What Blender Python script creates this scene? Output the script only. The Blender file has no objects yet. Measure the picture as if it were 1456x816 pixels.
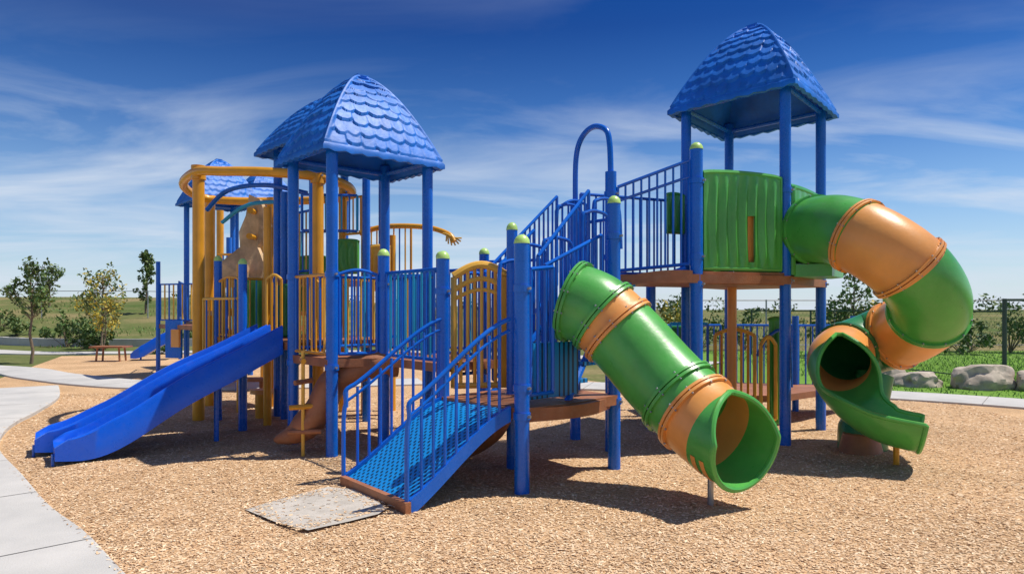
import bpy, bmesh, math, random
import numpy as np
from mathutils import Vector, Matrix, noise
random.seed(7); rng=np.random.default_rng(5)
scene=bpy.context.scene
scene.view_settings.view_transform='Standard'; scene.view_settings.look='None'
scene.view_settings.exposure=0; scene.view_settings.gamma=1

# ---------------------------------------------------------------- materials
def mat(name,col,rough=0.45,var=0.12,vscale=3.0,bump=0.0,bscale=40,metal=0.0,col2=None,coat=0.0,dirt=0.0):
    m=bpy.data.materials.new(name); m.use_nodes=True
    nt=m.node_tree; b=nt.nodes['Principled BSDF']
    tc=nt.nodes.new('ShaderNodeTexCoord')
    n=nt.nodes.new('ShaderNodeTexNoise'); n.inputs['Scale'].default_value=vscale; n.inputs['Detail'].default_value=6
    n.inputs['Roughness'].default_value=0.6
    nt.links.new(tc.outputs['Object'],n.inputs['Vector'])
    r=nt.nodes.new('ShaderNodeValToRGB')
    c2=col2 or tuple(c*(1+var) for c in col); c1=tuple(c*(1-var) for c in col)
    if col2: c1=col
    r.color_ramp.elements[0].position=0.35; r.color_ramp.elements[1].position=0.65
    r.color_ramp.elements[0].color=(*c1,1); r.color_ramp.elements[1].color=(*c2,1)
    nt.links.new(n.outputs['Fac'],r.inputs['Fac'])
    out=r.outputs['Color']
    if dirt>0:
        n3=nt.nodes.new('ShaderNodeTexNoise'); n3.inputs['Scale'].default_value=9; n3.inputs['Detail'].default_value=9; n3.inputs['Roughness'].default_value=.75
        nt.links.new(tc.outputs['Object'],n3.inputs['Vector'])
        rr=nt.nodes.new('ShaderNodeValToRGB'); rr.color_ramp.elements[0].position=0.5; rr.color_ramp.elements[1].position=0.8
        rr.color_ramp.elements[0].color=(0,0,0,1); rr.color_ramp.elements[1].color=(dirt,dirt,dirt,1)
        nt.links.new(n3.outputs['Fac'],rr.inputs['Fac'])
        mx=nt.nodes.new('ShaderNodeMixRGB'); nt.links.new(rr.outputs['Color'],mx.inputs['Fac'])
        nt.links.new(out,mx.inputs['Color1']); mx.inputs['Color2'].default_value=(0.42,0.36,0.27,1); out=mx.outputs['Color']
        rm=nt.nodes.new('ShaderNodeMapRange'); rm.inputs['To Min'].default_value=max(.1,rough-.10); rm.inputs['To Max'].default_value=rough+.16
        nt.links.new(n3.outputs['Fac'],rm.inputs['Value']); nt.links.new(rm.outputs['Result'],b.inputs['Roughness'])
    else: b.inputs['Roughness'].default_value=rough
    nt.links.new(out,b.inputs['Base Color'])
    b.inputs['Metallic'].default_value=metal
    b.inputs['Coat Weight'].default_value=coat
    if bump>0:
        n2=nt.nodes.new('ShaderNodeTexNoise'); n2.inputs['Scale'].default_value=bscale; n2.inputs['Detail'].default_value=4
        nt.links.new(tc.outputs['Object'],n2.inputs['Vector'])
        bp=nt.nodes.new('ShaderNodeBump'); bp.inputs['Strength'].default_value=bump; bp.inputs['Distance'].default_value=0.01
        nt.links.new(n2.outputs['Fac'],bp.inputs['Height']); nt.links.new(bp.outputs['Normal'],b.inputs['Normal'])
    return m
BLUE=mat('blue_powdercoat',(0.003,0.13,0.62),0.24,0.1,2.5,0.05,60,dirt=.04)
BLUED=mat('blue_rail_paint',(0.003,0.125,0.60),0.26,0.15,2)
TEAL=mat('teal_rail_paint',(0.01,0.34,0.60),0.35,0.15,2)
ROOF=mat('roof_blue_plastic',(0.002,0.150,0.60),0.50,0.20,3,0.25,25,dirt=.04)
SLIDEB=mat('blue_slide_plastic',(0.004,0.10,0.66),0.26,0.1,1.5,0.08,30,dirt=.06)
GREEN=mat('green_plastic',(0.085,0.39,0.07),0.28,0.14,2,0.10,30,dirt=.10)
GREEND=mat('dark_green_plastic',(0.02,0.21,0.06),0.28,0.14,2,0.10,30,dirt=.06)
ORANGE=mat('tan_orange_plastic',(0.78,0.34,0.085),0.32,0.10,2,0.10,30,dirt=.12)
GOLD=mat('golden_post_paint',(0.74,0.33,0.015),0.32,0.12,3,0.05,40)
YEL=mat('yellow_panel_plastic',(0.84,0.46,0.06),0.38,0.12,3,0.05,40)
BROWN=mat('brown_deck_vinyl',(0.34,0.13,0.055),0.5,0.2,4,0.3,60,dirt=.25)
CAP=mat('post_cap_light_green',(0.48,0.74,0.20),0.35,0.1)
TANROCK=mat('tan_climbing_wall',(0.60,0.42,0.24),0.7,0.25,5,0.6,14)
CONC=mat('concrete',(0.56,0.54,0.51),0.85,0.1,1.3,0.4,90,col2=(0.45,0.44,0.42))
CONCD=mat('worn_pad',(0.42,0.38,0.33),0.95,0.1,9,.5,60,col2=(0.55,0.50,0.44))
ROCKM=mat('boulder_stone',(0.55,0.47,0.38),0.9,0.2,4,0.9,9,col2=(0.32,0.27,0.215))
BARK=mat('bark',(0.20,0.15,0.10),0.9,0.2,12,0.6,40)
LEAF=mat('leaf_green',(0.07,0.14,0.03),0.6,0.35,1.8)
LEAF2=mat('leaf_olive',(0.13,0.18,0.04),0.6,0.35,1.8)
LEAFY=mat('leaf_yellow',(0.50,0.38,0.04),0.6,0.3,1.8)
FENCE=mat('fence_dark_green',(0.03,0.06,0.045),0.45,0.1)
GALV=mat('galvanised_steel',(0.4,0.4,0.4),0.4,0.1,metal=.7)
GRASSB=mat('grass_blade',(0.11,0.24,0.035),0.6,0.35,1.2)
DRYG=mat('dry_grass',(0.28,0.25,0.10),0.8,0.3,1.2)
JOINT=mat('joint_gap',(.17,.16,.15),.9)

def mesh_mat():   # perforated blue ramp surface
    m=mat('blue_perforated_steel',(0.01,0.17,0.58),0.35,0.1,2)
    nt=m.node_tree; b=nt.nodes['Principled BSDF']
    tc=nt.nodes.new('ShaderNodeTexCoord'); v=nt.nodes.new('ShaderNodeTexVoronoi'); v.inputs['Scale'].default_value=22
    v.inputs['Randomness'].default_value=0.12
    mp=nt.nodes.new('ShaderNodeMapping'); mp.inputs['Rotation'].default_value=(0,0,.74+.785); mp.inputs['Scale'].default_value=(1,1,.0)
    nt.links.new(tc.outputs['Object'],mp.inputs['Vector']); nt.links.new(mp.outputs['Vector'],v.inputs['Vector'])
    r=nt.nodes.new('ShaderNodeValToRGB'); r.color_ramp.elements[0].position=.27; r.color_ramp.elements[1].position=.34
    r.color_ramp.elements[0].color=(.004,.04,.11,1); r.color_ramp.elements[1].color=(.008,.27,.70,1)
    nt.links.new(v.outputs['Distance'],r.inputs['Fac']); nt.links.new(r.outputs['Color'],b.inputs['Base Color'])
    bp=nt.nodes.new('ShaderNodeBump'); bp.inputs['Strength'].default_value=.5; bp.inputs['Distance'].default_value=.01
    nt.links.new(r.outputs['Color'],bp.inputs['Height']); nt.links.new(bp.outputs['Normal'],b.inputs['Normal'])
    return m
PERF=mesh_mat()

def chip_ground():
    m=bpy.data.materials.new('wood_chip_mulch'); m.use_nodes=True; nt=m.node_tree; b=nt.nodes['Principled BSDF']
    L=nt.links.new; tc=nt.nodes.new('ShaderNodeTexCoord')
    v=nt.nodes.new('ShaderNodeTexVoronoi'); v.inputs['Scale'].default_value=95
    mp=nt.nodes.new('ShaderNodeMapping'); mp.inputs['Scale'].default_value=(1,1.5,1)
    nz=nt.nodes.new('ShaderNodeTexNoise'); nz.inputs['Scale'].default_value=8; nz.inputs['Detail'].default_value=3
    L(tc.outputs['Object'],nz.inputs['Vector'])
    ad=nt.nodes.new('ShaderNodeMixRGB'); ad.blend_type='ADD'; ad.inputs['Fac'].default_value=.35
    L(tc.outputs['Object'],ad.inputs['Color1']); L(nz.outputs['Color'],ad.inputs['Color2'])
    L(ad.outputs['Color'],mp.inputs['Vector']); L(mp.outputs['Vector'],v.inputs['Vector'])
    r=nt.nodes.new('ShaderNodeValToRGB'); e=r.color_ramp.elements
    e[0].position=0; e[0].color=(.40,.235,.12,1); e[1].position=1; e[1].color=(.82,.61,.39,1)
    x=e.new(.3); x.color=(.58,.37,.20,1); x=e.new(.7); x.color=(.70,.465,.265,1)
    sp=nt.nodes.new('ShaderNodeSeparateColor'); L(v.outputs['Color'],sp.inputs['Color']); L(sp.outputs['Red'],r.inputs['Fac'])
    n2=nt.nodes.new('ShaderNodeTexNoise'); n2.inputs['Scale'].default_value=.8; n2.inputs['Detail'].default_value=6
    L(tc.outputs['Object'],n2.inputs['Vector'])
    r2=nt.nodes.new('ShaderNodeValToRGB'); r2.color_ramp.elements[0].position=.3; r2.color_ramp.elements[1].position=.7
    r2.color_ramp.elements[0].color=(.76,.73,.70,1); r2.color_ramp.elements[1].color=(1.08,1.06,1.04,1)
    L(n2.outputs['Fac'],r2.inputs['Fac'])
    mu=nt.nodes.new('ShaderNodeMixRGB'); mu.blend_type='MULTIPLY'; mu.inputs['Fac'].default_value=1
    L(r.outputs['Color'],mu.inputs['Color1']); L(r2.outputs['Color'],mu.inputs['Color2']); L(mu.outputs['Color'],b.inputs['Base Color'])
    b.inputs['Roughness'].default_value=.95; b.inputs['Specular IOR Level'].default_value=.15
    bp=nt.nodes.new('ShaderNodeBump'); bp.inputs['Strength'].default_value=.5; bp.inputs['Distance'].default_value=.01
    L(v.outputs['Distance'],bp.inputs['Height']); L(bp.outputs['Normal'],b.inputs['Normal'])
    return m
MULCH=chip_ground()
def terrain_mat(name,ca,cb,cc,sc=.09):
    m=bpy.data.materials.new(name); m.use_nodes=True; nt=m.node_tree; b=nt.nodes['Principled BSDF']; L=nt.links.new
    tc=nt.nodes.new('ShaderNodeTexCoord'); n=nt.nodes.new('ShaderNodeTexNoise'); n.inputs['Scale'].default_value=sc; n.inputs['Detail'].default_value=9; n.inputs['Roughness'].default_value=.65
    L(tc.outputs['Object'],n.inputs['Vector']); r=nt.nodes.new('ShaderNodeValToRGB'); e=r.color_ramp.elements
    e[0].position=.36; e[0].color=(*ca,1); e[1].position=.66; e[1].color=(*cc,1); x=e.new(.5); x.color=(*cb,1)
    L(n.outputs['Fac'],r.inputs['Fac'])
    n2=nt.nodes.new('ShaderNodeTexNoise'); n2.inputs['Scale'].default_value=6; n2.inputs['Detail'].default_value=8; n2.inputs['Roughness'].default_value=.8
    L(tc.outputs['Object'],n2.inputs['Vector'])
    r2=nt.nodes.new('ShaderNodeValToRGB'); r2.color_ramp.elements[0].position=.3; r2.color_ramp.elements[1].position=.7
    r2.color_ramp.elements[0].color=(.6,.6,.6,1); r2.color_ramp.elements[1].color=(1.25,1.25,1.2,1); L(n2.outputs['Fac'],r2.inputs['Fac'])
    mu=nt.nodes.new('ShaderNodeMixRGB'); mu.blend_type='MULTIPLY'; mu.inputs['Fac'].default_value=1
    L(r.outputs['Color'],mu.inputs['Color1']); L(r2.outputs['Color'],mu.inputs['Color2']); L(mu.outputs['Color'],b.inputs['Base Color'])
    b.inputs['Roughness'].default_value=1; b.inputs['Specular IOR Level'].default_value=.1
    return m
TERR=terrain_mat('dry_hillside',(.085,.13,.035),(.15,.165,.06),(.30,.235,.12),.16)
LAWN=terrain_mat('lawn_grass',(.13,.25,.035),(.16,.30,.05),(.21,.31,.08))
CHIPM=[mat('chip_%d'%i,c,.9,.15,30) for i,c in enumerate([(.78,.56,.35),(.67,.44,.25),(.44,.26,.135),(.88,.70,.48)])]

# ---------------------------------------------------------------- mesh builder
class M:
    def __init__(s): s.v=[]; s.f=[]; s.m=[]; s.mats=[]
    def mi(s,mt):
        if mt not in s.mats: s.mats.append(mt)
        return s.mats.index(mt)
    def add(s,vs,fs,mt):
        o=len(s.v); k=s.mi(mt); s.v+= [tuple(x) for x in vs]
        for f in fs: s.f.append(tuple(i+o for i in f)); s.m.append(k)
    def obj(s,name,parent=None,sharp=38,smooth=True):
        me=bpy.data.meshes.new(name); me.from_pydata(s.v,[],s.f)
        for mt in s.mats: me.materials.append(mt)
        me.polygons.foreach_set('material_index',s.m); me.update()
        if smooth:
            me.shade_smooth(); me.set_sharp_from_angle(angle=math.radians(sharp))
        ob=bpy.data.objects.new(name,me); scene.collection.objects.link(ob)
        if parent: ob.parent=parent
        return ob
def empty(name):
    e=bpy.data.objects.new(name,None); scene.collection.objects.link(e); e.empty_display_size=.2; return e
V=Vector
ss=lambda a,b,x:(lambda t:t*t*(3-2*t))(max(0,min(1,(x-a)/(b-a))))
def frame(d):
    d=V(d).normalized(); up=V((0,0,1))
    if abs(d.z)>.98: up=V((0,1,0))
    s=d.cross(up).normalized(); return s,s.cross(d).normalized()
def tube(m,pts,r,mt,seg=8,caps=True,closed=False):
    pts=[V(p) for p in pts]; n=len(pts); vs=[]; ref=None
    for i,p in enumerate(pts):
        if closed: d=pts[(i+1)%n]-pts[i-1]
        else: d=pts[min(i+1,n-1)]-pts[max(i-1,0)]
        d.normalize()
        if ref is None: s,u=frame(d)
        else:
            s=(ref-d*ref.dot(d)).normalized(); u=s.cross(d)
        ref=s; rr=r[i] if isinstance(r,(list,tuple)) else r
        for k in range(seg):
            a=2*math.pi*k/seg; vs.append(p+s*math.cos(a)*rr+u*math.sin(a)*rr)
    fs=[]
    for i in range(n if closed else n-1):
        j=(i+1)%n
        for k in range(seg):
            k2=(k+1)%seg; fs.append((i*seg+k,i*seg+k2,j*seg+k2,j*seg+k))
    if caps and not closed:
        fs.append(tuple(range(seg-1,-1,-1))); fs.append(tuple((n-1)*seg+k for k in range(seg)))
    m.add(vs,fs,mt)
def spline(pts,n=8,closed=False):
    P=[V(p) for p in pts]; N=len(P); out=[]
    rngi=range(N) if closed else range(N-1)
    for i in rngi:
        if closed: a,b,c,d=P[i-1],P[i],P[(i+1)%N],P[(i+2)%N]
        else: a,b,c,d=P[max(i-1,0)],P[i],P[i+1],P[min(i+2,N-1)]
        for k in range(n):
            t=k/n; out.append(.5*((2*b)+(c-a)*t+(2*a-5*b+4*c-d)*t*t+(3*b-a-3*c+d)*t**3))
    if not closed: out.append(P[-1])
    return out
def prism(m,poly,z0,z1,mt):
    n=len(poly); vs=[(x,y,z0) for x,y in poly]+[(x,y,z1) for x,y in poly]
    fs=[tuple(range(n-1,-1,-1)),tuple(range(n,2*n))]+[(i,(i+1)%n,n+(i+1)%n,n+i) for i in range(n)]
    m.add(vs,fs,mt)
def obox(m,p0,p1,h0,h1,th,mt):
    a=V((p0[0],p0[1],0)); b=V((p1[0],p1[1],0)); d=(b-a).normalized(); nrm=V((-d.y,d.x,0))*th/2
    prism(m,[(a-nrm).xy[:],(b-nrm).xy[:],(b+nrm).xy[:],(a+nrm).xy[:]],h0,h1,mt)
def post(m,x,y,top,mt=None,r=.0635,cap=False,z0=-.05):
    mt=mt or BLUE
    tube(m,[(x,y,z0),(x,y,top)],r,mt,20)
    if cap:
        R=r*1.06; pts=[(x,y,top-.005)]+[(x,y,top+.0+.075*math.sin(a)) for a in (0.001,.4,.8,1.2,1.5)]
        tube(m,pts,[R,R,R*math.cos(.4),R*math.cos(.8),R*math.cos(1.2),.004],CAP,20)
def collar(m,x,y,z,mt=None,r=.076,h=.06):
    mt=mt or BLUE
    tube(m,[(x,y,z),(x,y,z+h)],r,mt,16)
    tube(m,[(x+r*.6,y-r*.6,z+h/2),(x+r*.95,y-r*.95,z+h/2)],.014,GALV,6)
def rail(m,p0,p1,b0,t0,b1=None,t1=None,mts=None,sp=.105,r=.019,rb=.0125,arch=0,low=True,railmt=None,gap=.075):
    if b1 is None: b1,t1=b0,t0
    mts=mts or [BLUED]; A=V((p0[0],p0[1],0)); B=V((p1[0],p1[1],0)); L=(B-A).length; d=(B-A)/L
    A=A+d*gap; B=B-d*gap; L=(B-A).length
    rm=railmt or mts[0]
    def P(t,z): return V((*(A.lerp(B,t)).xy,z))
    N=10 if arch else 1
    def zt(t): return t0+(t1-t0)*t+arch*math.sin(math.pi*t)
    def zb(t): return b0+(b1-b0)*t
    tube(m,[P(k/N,zt(k/N)) for k in range(N+1)],r,rm,8)
    if low: tube(m,[P(0,zb(0)),P(1,zb(1))],r,rm,8)
    n=max(2,int(L/sp))
    for k in range(n+1):
        t=k/n; tube(m,[P(t,zb(t)),P(t,zt(t))],r if k in(0,n) else rb,mts[k%len(mts)],6)
def panel_wavy(m,p0,p1,z0,z1,mt,n=60,amp=.022,waves=9,slot=None,th=.05,topw=.03):
    A=V((p0[0],p0[1],0)); B=V((p1[0],p1[1],0)); d=(B-A).normalized(); nr=V((d.y,-d.x,0))
    for side in (1,-1):
        vs=[];fs=[]; J=14
        for i in range(n+1):
            t=i/n
            for j in range(J+1):
                s=j/J; zz=z0+(z1-z0)*s
                w=math.sin(t*waves*2*math.pi+1.2*math.sin(s*3))*amp*min(1,6*s,6*(1-s))*min(1,8*t,8*(1-t))
                zz+= (topw*abs(math.sin(math.pi*t))**.5 if j==J else 0)
                p=A.lerp(B,t)+nr*side*(th/2+w); vs.append((p.x,p.y,zz))
        for i in range(n):
            if slot and slot[0]<i/n<slot[1]:
                js=[j for j in range(J) if not(slot[2]<(j+.5)/J<slot[3])]
            else: js=range(J)
            for j in js:
                a=i*(J+1)+j; q=(a,a+J+1,a+J+2,a+1); fs.append(q if side==1 else q[::-1])
        m.add(vs,fs,mt)
    for (q0,q1) in ((A,A+d*.02),(B-d*.02,B)): obox(m,q0,q1,z0,z1,th+.012,mt)
    N=14; tube(m,[V((*A.lerp(B,k/N).xy,z1+topw*abs(math.sin(math.pi*k/N))**.5)) for k in range(N+1)],th/2+.008,mt,8)
    tube(m,[V((*A.xy,z0)),V((*B.xy,z0))],th/2+.006,mt,8)

# ---------------------------------------------------------------- shingled dome roof
def roof(m,c,corners,rim,h,over=1.22,det=1.0):
    C=V((c[0],c[1],0)); cs=[C+(V((x,y,0))-C)*over for x,y in corners]
    nr_=10; S=int(130*det); T=int(130*det)
    for q in range(4):
        a,b=cs[q],cs[(q+1)%4]
        vs=[];fs=[]
        jit=[random.random() for _ in range(400)]
        for j in range(T+1):
            t=j/T
            rr=1-t*.93
            hh=1-rr**1.62; tn=t*nr_
            for i in range(S+1):
                s=i/S; p=a.lerp(b,s)-C
                bul=1+.085*math.sin(math.pi*s)*math.sin(math.pi*min(1,t*1.05+.05))
                base=C+p*rr*bul
                W=(b-a).length*rr
                x=(s-.5)*W
                row=int(tn)
                for attempt in (0,1):
                    u=x/.165+.5*(row%2)+.25*math.sin(row*7+q)+.16*math.sin(x*6+row*3)+50
                    col=int(u); fx=u-col; jj=jit[(col*7+row*31)%400]
                    lift=.30*abs(2*fx-1)**2.2+.34*(jj-.5)+.08
                    fr=(tn-row)-lift
                    if fr>=0 or attempt: break
                    row-=1
                fr=max(0,min(1.2,fr))
                disp=.027*(1-fr/1.25)*(1-.35*abs(2*fx-1)**6)+.006*(jj-.5)
                edge=min(s,1-s)*W
                e_=1-ss(.018,.04,edge) if edge<.04 else 0
                disp=disp*(1-e_)+.030*e_
                if t>.985: disp=.03
                if t<.02: disp=.012
                nz=p.normalized()*(disp*.75)
                vs.append((base.x+nz.x,base.y+nz.y,rim+h*hh/(1-.07**1.62)+disp*.65))
        for j in range(T):
            for i in range(S):
                k=j*(S+1)+i; fs.append((k,k+1,k+S+2,k+S+1))
        m.add(vs,fs,ROOF)
        vs=[];fs=[]
        for j in range(9):
            rr=(1-j/8*.95); hh=1-rr**1.62
            for i in range(9):
                s=i/8; p=(a.lerp(b,s)-C)*rr*.965; vs.append((C.x+p.x,C.y+p.y,rim-.03+h*hh*.96))
        for j in range(8):
            for i in range(8):
                k=j*9+i; fs.append((k,k+9,k+10,k+1))
        m.add(vs,fs,ROOF)
        dz=.05
        pa,pb=a-C,b-C; N=24; vs=[];fs=[]
        for i in range(N+1):
            s=i/N; p=pa.lerp(pb,s); wv=.012*math.sin(i*2.1+q) if 0<i<N else 0
            bl=1+.013*math.sin(math.pi*s)
            for (k,z) in ((1.0,.03),(1.03,.0+wv),(1.03,-dz+wv),(.965,-dz+wv),(.965,-.02)):
                vs.append((C.x+p.x*k*bl,C.y+p.y*k*bl,rim+z))
        for i in range(N):
            for k in range(4):
                o=i*5+k; fs.append((o,o+1,o+6,o+5))
        m.add(vs,fs,ROOF)
    top=rim+h
    prism(m,[((x.x-C.x)*.095+C.x,(x.y-C.y)*.095+C.y) for x in cs],top-.03,top+.035,ROOF)

def tower(name,P,rim,h,deckz=None,over=1.22,collars=(),det=1):
    e=empty(name); c=(sum(p[0] for p in P)/4,sum(p[1] for p in P)/4)
    m=M(); roof(m,c,P,rim,h,over,det); m.obj('shingled_roof',e,sharp=70)
    m=M()
    for x,y in P:
        post(m,x,y,rim+.12)
        for z in collars: collar(m,x,y,z)
    for k in range(4): tube(m,[(*P[k],rim+.02),(*P[(k+1)%4],rim+.02)],.03,BLUE,8)
    m.obj('posts',e)
    if deckz:
        m=M(); prism(m,[((x-c[0])*1.05+c[0],(y-c[1])*1.05+c[1]) for x,y in P],deckz-.09,deckz,BROWN); m.obj('deck',e)
    return e,c

F1=(-1.93,7.32);L1=(-2.57,8.02);R1=(-1.01,8.16);B1=(-1.65,8.86)
T1,c1=tower('play_tower',[F1,R1,B1,L1],3.33,1.0,1.07,1.23,(.95,1.95))
def shifted(P,dx,dy): return [(x+dx,y+dy) for x,y in P]
base4=[(0,-.85),(.78,0),(0,.85),(-.78,0)]
T2,_=tower('play_tower',shifted(base4,-2.70,10.15),3.92,.80,2.05,1.42,(2,),.6)
T3,_=tower('play_tower',shifted(base4,-7.18,16.7),4.18,1.05,1.3,1.32,(1.3,),.5)
T5,_=tower('play_tower',shifted(base4,-7.05,19.4),4.55,1.0,1.3,1.32,(),.4)
F4=(3.17,7.92);R4=(4.08,9.02);L4=(2.27,8.9);B4=(3.18,10.0)
T4,c4=tower('play_tower',[F4,R4,B4,L4],4.18,1.10,None,1.24,(1.9,2.95))

# ---------------------------------------------------------------- upper deck, panels and bridge on the right
G=(1.10,7.6);H=(2.025,7.5);I=(.765,8.25)
up=empty('elevated_play_deck')
m=M()
post(m,*G,3.13,cap=False); post(m,*H,3.36,cap=True,r=.07); post(m,*I,2.92); post(m,1.83,9.0,2.0)
for x,y in (G,H,I):
    for z in (1.85,2.15): collar(m,x,y,z)
collar(m,*H,2.98,r=.083); collar(m,*G,2.85)
m.obj('posts',up)
m=M(); prism(m,[(1.0,7.52),(1.95,7.40),(3.2,7.84),(4.15,9.0),(3.18,10.08),(2.2,8.95),(.8,8.3)],1.89,1.985,BROWN)
N=12; 
for k in range(N):
    t0,t1=k/N,(k+1)/N
    f=lambda t:1.80+.12*math.sin(math.pi*t*.55+.2)
    q0=(1.12+.84*t0,7.49-.09*t0); q1=(1.12+.84*t1,7.49-.09*t1)
    m.add([(*q0,f(t0)),(*q1,f(t1)),(*q1,f(t1)+.11),(*q0,f(t0)+.11),(q0[0],q0[1]+.05,f(t0)),(q1[0],q1[1]+.05,f(t1)),(q1[0],q1[1]+.05,f(t1)+.11),(q0[0],q0[1]+.05,f(t0)+.11)],[(0,1,2,3),(4,7,6,5),(3,2,6,7),(0,4,5,1)],BROWN)
m.obj('deck',up)
m=M()
rail(m,G,H,2.03,2.96,2.1,3.24,sp=.085); 
tube(m,spline([(1.17,7.56,1.98),(1.5,7.52,1.93),(1.9,7.48,2.05)],6),.03,BLUED,8)
tube(m,[(1.17,7.59,2.80),(1.95,7.51,3.06)],.016,BLUED,8)
rail(m,I,L4,2.05,3.0,sp=.1)
m.obj('bridge_railing',up)
m=M()
panel_wavy(m,(2.10,7.53),(3.10,7.88),2.06,3.10,GREEN,slot=(.55,.63,.08,.55),waves=8)
obox(m,(2.08,7.51),(3.12,7.89),1.88,2.02,.07,BROWN)
obox(m,(3.02,7.93),(3.09,7.955),2.03,2.9,.03,BROWN)
obox(m,(2.62,7.75),(2.75,7.80),2.1,2.7,.03,ORANGE)
m.obj('corrugated_panel',up)
m=M(); panel_wavy(m,(2.3,8.95),(3.12,9.93),2.05,3.0,GREEN,waves=7); panel_wavy(m,(3.25,9.95),(4.0,9.1),2.05,2.9,GREEN,waves=6)
panel_wavy(m,(1.98,8.75),(2.22,8.85),2.6,3.05,GREEN,waves=2,n=20); m.obj('back_panels',up)
m=M()
A0=spline([(G[0],G[1],3.1),(1.09,7.62,3.45),(1.05,7.67,3.62),(.93,7.87,3.7),(.82,8.1,3.62),(.77,8.22,3.4),(I[0],I[1],2.9)],7)
tube(m,A0,.033,BLUE,10); m.obj('arch_handle',up)
m=M(); panel_wavy(m,(3.24,8.0),(4.02,8.93),2.03,3.02,GREEN,waves=6,amp=.012,th=.09)
tube(m,[(3.26,7.95,2.0),(3.26,7.95,3.03)],.045,GREEN,10)
prism(m,[(3.28,7.93),(3.62,7.72),(3.98,8.2),(3.98,8.5),(3.7,8.6)],1.98,2.12,GREEN)
m.obj('entrance_panel',up)

# ---------------------------------------------------------------- tubular slides
def slide(name,ctrl,segs,rad,opens,joints,seg=40,n=14,stripes=None):
    e=empty(name); P=spline(ctrl,n); N=len(P); m=M()
    fr=[]
    for i,p in enumerate(P):
        d=(P[min(i+1,N-1)]-P[max(i-1,0)]).normalized(); s=d.cross(V((0,0,1))).normalized(); u=s.cross(d).normalized(); fr.append((p,d,s,u))
    def ring(i,r,a0):
        p,d,s,u=fr[i]; out=[]
        for k in range(seg+1):
            a=a0+(2*math.pi-2*a0)*k/seg
            out.append(p+u*math.cos(a)*r+s*math.sin(a)*r)
        return out
    for th in (0,-.018):
        for i in range(N-1):
            t=i/(N-1); mt=[x for x in segs if t<x[0]][0][1]
            o0,o1=opens(t),opens((i+1)/(N-1))
            a=ring(i,rad(t)+th,o0); b=ring(i+1,rad((i+1)/(N-1))+th,o1)
            vs=a+b; fs=[(k,k+1,seg+2+k,seg+1+k) for k in range(seg)]
            if th<0: fs=[f[::-1] for f in fs]
            m.add(vs,fs,mt)
    ob=m.obj('tube_shell',e,sharp=60)
    bm=bmesh.new(); bm.from_mesh(ob.data); bmesh.ops.remove_doubles(bm,verts=bm.verts,dist=.0004); bm.to_mesh(ob.data); bm.free()
    ob.data.shade_smooth()
    m=M()
    for t,mt in joints:
        i=int(t*(N-1)); p,d,s,u=fr[i]; a0=opens(t); r=rad(t)
        for off,w in ((-.030,.024),(.006,.024)):
            vs=[];K=seg
            prof=[(-.0,0),(-.0,.030),(w,.030),(w,0)]
            for k in range(K+1):
                a=a0+(2*math.pi-2*a0)*k/K; dr=u*math.cos(a)+s*math.sin(a)
                for (x,y) in prof: vs.append(p+d*(off+x)+dr*(r+y-.002))
            fs=[(4*k+q,4*k+q+1,4*k+q+5,4*k+q+4) for k in range(K) for q in range(3)]
            m.add(vs,fs,mt)
        for k in range(0,12):
            a=a0+(2*math.pi-2*a0)*(k+.5)/12; dr=u*math.cos(a)+s*math.sin(a)
            q=p+dr*(r+.018); tube(m,[q-d*.042,q+d*.042],.009,GALV,6)
    if stripes:   # raised orange ribs moulded round the underside of the exit
        for t in stripes:
            i0=int(t*(N-1)); vs=[]; K=24
            for i in (i0,i0+2):
                p,d,s,u=fr[i]
                for k in range(K+1):
                    a=math.pi*(.62+.76*k/K); vs.append(p+(u*math.cos(a)+s*math.sin(a))*(rad(t)+.006))
            m.add(vs,[(k,k+1,K+2+k,K+1+k) for k in range(K)],ORANGE)
    if joints: m.obj('joint_flanges',e)
    m=M(); e1=[];e2=[]
    for i in range(N):
        t=i/(N-1); o=opens(t)
        if o>.02:
            rg=ring(i,rad(t)-.005,o); e1.append(rg[0]); e2.append(rg[-1])
    lip=ring(N-1,rad(1)-.005,opens(1))
    loop=e1[:-1]+lip+e2[:-1][::-1]
    if len(loop)>3: tube(m,loop,.024,segs[-1][1],8,closed=True); m.obj('rolled_lip',e)
    return e,fr
C1=[(.56,6.34,1.68),(.78,6.24,1.58),(1.03,6.12,1.33),(1.29,5.92,1.01),(1.50,5.70,.77),(1.66,5.47,.62),(1.80,5.24,.56)]
tube1,fr1=slide('tube_slide',C1,[(.21,GREEN),(.29,ORANGE),(.60,GREEN),(.70,GREEN),(.83,ORANGE),(2,GREEN)],
    lambda t:.352+.02*ss(.05,0,t)+.015*ss(.8,1,t),lambda t:0 if t<.82 else .06+1.45*ss(.81,1.02,t),[(.03,GREEN),(.21,GREEN),(.29,ORANGE),(.60,GREEN),(.70,ORANGE)],stripes=(.86,.91))
m=M()
tube(m,[(1.60,5.5,-.05),(1.60,5.5,.33)],.025,GALV,8)
m.obj('support_legs',tube1)
C2=[(3.42,8.30,2.52),(3.50,7.95,2.52),(3.58,7.45,2.46),(3.80,7.1,2.26),(4.12,6.98,1.95),(4.42,7.22,1.62),(4.48,7.7,1.38),(4.30,8.08,1.22),(3.95,8.0,1.12),(3.64,7.6,1.02),(3.58,7.15,.82),(3.76,6.85,.64),(4.05,6.68,.57)]
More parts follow.
